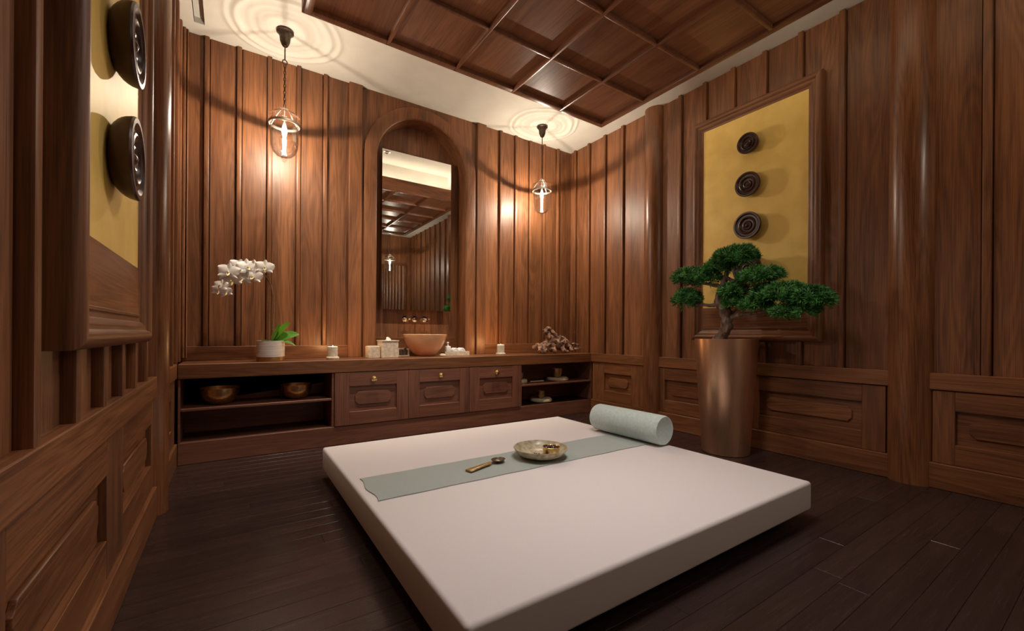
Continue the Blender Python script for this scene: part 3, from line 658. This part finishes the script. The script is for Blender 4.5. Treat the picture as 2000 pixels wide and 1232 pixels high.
# bolster
r = .100; L = .60
pf = [(0, 0), (r * .86, 0), (r * .93, -.003), (r * .96, .002), (r * .995, .012), (r * 1.0, .05), (r * 1.01, L / 2), (r, L - .05), (r * .995, L - .012), (r * .96, L - .002), (r * .93, L + .003), (r * .86, L), (0, L)]
bl = MB().lathe(pf, (0, -L / 2, 0), 48, 'y').build('bolster', SAGEL, None, org=(0, 0, 0)); bl.location = (2.425, 2.10, .2045 + .101); bl.rotation_euler = (0, 0, math.radians(1.5))
tag(bl, 'pale sage green bolster cushion lying across the far end of the mattress runner', 'bolster')
# shallow bowl
bc = (1.575, 2.045); R = .166
bw = MB().lathe([(0, 0), (R * .45, 0), (R * .62, .004), (R * .85, .022), (R * .98, .050), (R, .058), (R * .965, .058), (R * .90, .042), (R * .72, .018), (R * .4, .010), (0, .009)], (*bc, .2065), 40,
        jit=lambda a, h: 1 + .012 * math.sin(8 * a)).build('shallow_bowl', SHELL); tag(bw, 'shallow mottled shell bowl on the sage runner', 'bowl')
cp = MB().lathe([(0, 0), (.046, 0), (.050, .01), (.050, .048), (.053, .052), (.050, .053), (.046, .048), (.046, .02), (0, .018)], (1.625, 2.005, .2165), 28, jit=lambda a, h: 1 + .01 * math.sin(9 * a)).build('small_cup', BRASS)
tag(cp, 'small hammered brass cup standing inside the shell bowl', 'cup')
def pod(name, x, y, z, s, label, grp):
    m = MB()
    for k in range(5):
        a = k * 2 * PI / 5 + random.random(); t = random.uniform(.2, 1.1); d = Vector((math.cos(a) * math.cos(t), math.sin(a) * math.cos(t), math.sin(t)))
        m.tube([Vector((x, y, z)), Vector((x, y, z)) + d * s * .6, Vector((x, y, z)) + d * s], [s * .32, s * .24, s * .05], 6, .5)
    for v in m.v: v.z = max(v.z, z - s * .3)
    o = m.build(name, DARKP); tag(o, label, 'dried pod', grp)
for i in range(5):
    a = i * 1.256; pod('dried_pod', 1.625 + .022 * math.cos(a), 2.005 + .022 * math.sin(a), .258, .020, 'dark dried pod heaped in the small brass cup', 'dark pods in the brass cup')
for i, (dx, dy) in enumerate(((-.045, -.04), (-.03, -.065), (-.06, -.015))):
    pod('dried_pod', bc[0] + dx + .01, bc[1] + dy, .2195 + .006, .020, 'dark dried pod lying loose in the shell bowl beside the cup', 'loose dark pods in the shell bowl')
sc_ = MB().tube([(bc[0] - .10, bc[1] - .02, .230), (bc[0] - .085, bc[1] - .04, .226)], [.012, .012], 12, caps=False).build('bark_curl', CUSH); tag(sc_, 'small pale rolled bark curl at the left side inside the shell bowl', 'bark')
# spoon
spn = thing('serving_spoon', (1.19, 2.05, .206), 'amber handled spoon with a dark round bowl lying on the sage runner', 'spoon')
A = Vector((1.068, 2.022, .212)); B = Vector((1.232, 2.068, .216)); dr = (B - A).normalized(); sd = Vector((-dr.y, dr.x, 0))
hv = []
for t, wd, th in ((0, .024, .005), (.08, .026, .006), (.5, .019, .0065), (.9, .016, .007), (1, .014, .006)):
    c = A.lerp(B, t)
    for k in range(8):
        a = k * PI / 4; q = c + sd * (wd * math.cos(a)) + Vector((0, 0, th * math.sin(a))); hv.append(q)
hf = [(i * 8 + k, i * 8 + (k + 1) % 8, (i + 1) * 8 + (k + 1) % 8, (i + 1) * 8 + k) for i in range(4) for k in range(8)] + [tuple(range(8)), tuple(range(32, 40))]
MB().add(hv, hf).build('handle', AMBER, spn)['label'] = 'amber coloured handle'
MB().tube([B - dr * .003, B + dr * .03], [.006, .005], 8).build('neck', STEEL, spn)
Cc = B + dr * .068; bm_ = MB().lathe([(0, -.006), (.02, -.005), (.034, .002), (.040, .010), (.037, .010), (.030, .004), (.015, -.001), (0, -.002)], (0, 0, 0), 28)
ang = math.atan2(dr.y, dr.x)
for v in bm_.v:
    x, y = v.x * 1.15, v.y * .95; v.x, v.y = Cc.x + x * math.cos(ang) - y * math.sin(ang), Cc.y + x * math.sin(ang) + y * math.cos(ang); v.z += .2135
bm_.build('spoon_bowl', HORN, spn)
MB().lathe([(0, 0), (.011, .001), (.008, .004), (0, .005)], (Cc.x, Cc.y, .2115), 12).build('inlay', CUSH, spn)

# ------------------------------------------------------------------ planter and tree
PX, PY = 3.372, 1.912
pn = MB().lathe([(0, 0), (.170, 0), (.176, .004), (.190, .22), (.215, .60), (.236, .915), (.236, .920), (.226, .920), (.222, .88), (0, .88)], (PX, PY, 0), 64).build('tall_planter', COPPER)
tag(pn, 'tall tapered brushed copper planter standing on the floor at the right wall', 'planter')
ppm = MB()
for i in range(260):
    a = random.random() * 2 * PI; rr = .212 * math.sqrt(random.random()); q = random.uniform(.008, .016)
    ppm.lathe([(0, -q * .4), (q * .8, -q * .1), (q * .7, q * .3), (0, q * .5)], (PX + rr * math.cos(a), PY + rr * math.sin(a), .886 + q * .3 + .012 * (1 - rr / .21)), 6)
pp_ = ppm.build('pebble_top', PEBBLE, pn); pp_['kind'] = 'stuff'
tree = thing('cloud_pruned_tree', (PX, 1.95, .89), 'small cloud pruned evergreen tree with a twisting trunk growing in the copper planter', 'tree')
TX = 3.365
def smooth_path(pts, n=6):
    pts = [Vector(p) for p in pts]; out = []
    for i in range(len(pts) - 1):
        p0, p1, p2, p3 = pts[max(i - 1, 0)], pts[i], pts[i + 1], pts[min(i + 2, len(pts) - 1)]
        for k in range(n):
            t = k / n; out.append(.5 * ((2 * p1) + (p2 - p0) * t + (2 * p0 - 5 * p1 + 4 * p2 - p3) * t * t + (3 * p1 - p0 - 3 * p2 + p3) * t ** 3))
    return out + [pts[-1]]
def limb(name, pts, rads, seg=12, wob=.35):
    ps = smooth_path(pts); rs = []
    for i in range(len(ps)):
        t = i / (len(ps) - 1) * (len(rads) - 1); a = int(min(t, len(rads) - 2)); rs.append(rads[a] + (rads[a + 1] - rads[a]) * (t - a))
    MB().tube(ps, rs, seg, wob).build(name, BARK, tree)
limb('trunk', [(TX, 1.985, .875), (TX, 1.945, .935), (TX - .01, 1.905, 1.0), (TX - .01, 1.893, 1.075), (TX, 1.915, 1.14), (TX, 1.965, 1.205), (TX, 1.975, 1.25), (TX, 1.955, 1.31), (TX - .01, 1.925, 1.38), (TX - .01, 1.905, 1.44), (TX - .01, 1.895, 1.52)],
     [.066, .045, .042, .046, .044, .036, .030, .026, .024, .020, .012], 14)
limb('root_flare', [(TX - .02, 1.98, .90), (TX - .06, 1.93, .895), (TX - .08, 1.90, .888)], [.03, .02, .01])
limb('root_flare', [(TX, 1.99, .90), (TX - .02, 2.06, .892), (TX - .02, 2.09, .886)], [.03, .018, .009])
for pts, rr in (
    ([(TX, 1.89, 1.085), (TX - .02, 1.80, 1.108), (TX - .02, 1.72, 1.118), (TX - .03, 1.60, 1.130), (TX - .04, 1.50, 1.165), (TX - .04, 1.38, 1.160), (TX - .04, 1.28, 1.15)], [.026, .018, .016, .014, .012, .009, .005]),
    ([(TX, 1.965, 1.21), (TX - .01, 2.04, 1.198), (TX, 2.10, 1.21), (TX - .01, 2.20, 1.215), (TX, 2.26, 1.23)], [.022, .015, .012, .009, .004]),
    ([(TX, 1.945, 1.35), (TX - .01, 2.04, 1.375), (TX - .01, 2.14, 1.40), (TX - .01, 2.26, 1.405), (TX, 2.32, 1.43)], [.018, .014, .011, .008, .004]),
    ([(TX, 1.91, 1.42), (TX + .01, 1.80, 1.36), (TX, 1.70, 1.335), (TX - .01, 1.60, 1.345), (TX - .01, 1.52, 1.36)], [.016, .012, .011, .009, .005]),
    ([(TX, 1.955, 1.24), (TX - .05, 1.90, 1.27), (TX - .08, 1.84, 1.30)], [.014, .010, .005]),
    ([(TX, 1.895, 1.10), (TX + .03, 1.84, 1.16), (TX + .04, 1.78, 1.20)], [.014, .010, .005]),
    ([(TX, 1.91, 1.49), (TX, 1.98, 1.54), (TX - .02, 2.05, 1.55)], [.011, .008, .004])):
    limb('branch', pts, rr, 9, .3)
def pad(cy, cz, ry, rz, rx, n, cx=None):
    cx = cx or TX - .03; m = MB(); rz *= 1.15; n = int(n * 1.2)
    for i in range(n):
        while True:
            p = Vector((random.uniform(-1, 1), random.uniform(-1, 1), random.uniform(-1, 1)))
            if .35 < p.length < 1: break
        if p.z < -.2: p.z *= .5
        if random.random() < .5: p = p / p.length * random.uniform(.85, 1.0)
        c = Vector((cx + p.x * rx, cy + p.y * ry, cz + p.z * rz)) + noise.noise_vector(Vector((i, cy, cz))) * .008
        out = Vector((p.x * .8, p.y * .9, p.z * .6 + .55)).normalized()
        nl = random.randint(10, 14)
        u = out.orthogonal().normalized(); v = out.cross(u)
        for k in range(nl):
            a = 2 * PI * k / nl + random.uniform(-.2, .2); t = random.uniform(.35, 1.35)
            d = (out * math.cos(t) + (u * math.cos(a) + v * math.sin(a)) * math.sin(t)).normalized()
            L = random.uniform(.030, .048); s = d.cross(out)
            if s.length < 1e-3: continue
            s = s.normalized() * random.uniform(.0030, .0045); sag = Vector((0, 0, -.003))
            q = c + d * .004
            m.add([q, q + d * L * .5 + s, q + d * L + sag, q + d * L * .5 - s], [(0, 1, 2, 3)])
    o = m.build('foliage_pad', NEEDLE, tree); o['kind'] = 'stuff'
for a in ((1.82, 1.575, .165, .065, .12, 320), (1.97, 1.50, .10, .055, .09, 110), (2.215, 1.455, .15, .058, .11, 230), (2.06, 1.43, .11, .055, .09, 120),
          (1.63, 1.40, .16, .050, .11, 240), (1.835, 1.30, .10, .045, .09, 110), (2.245, 1.265, .115, .07, .10, 200), (1.50, 1.245, .20, .075, .12, 330),
          (1.66, 1.185, .11, .055, .10, 140), (1.30, 1.215, .13, .06, .10, 190), (1.33, 1.13, .08, .05, .08, 90), (1.83, 1.21, .07, .06, .07, 90), (1.47, 1.12, .10, .035, .09, 60), (1.23, 1.20, .07, .06, .08, 90)):
    pad(*a)
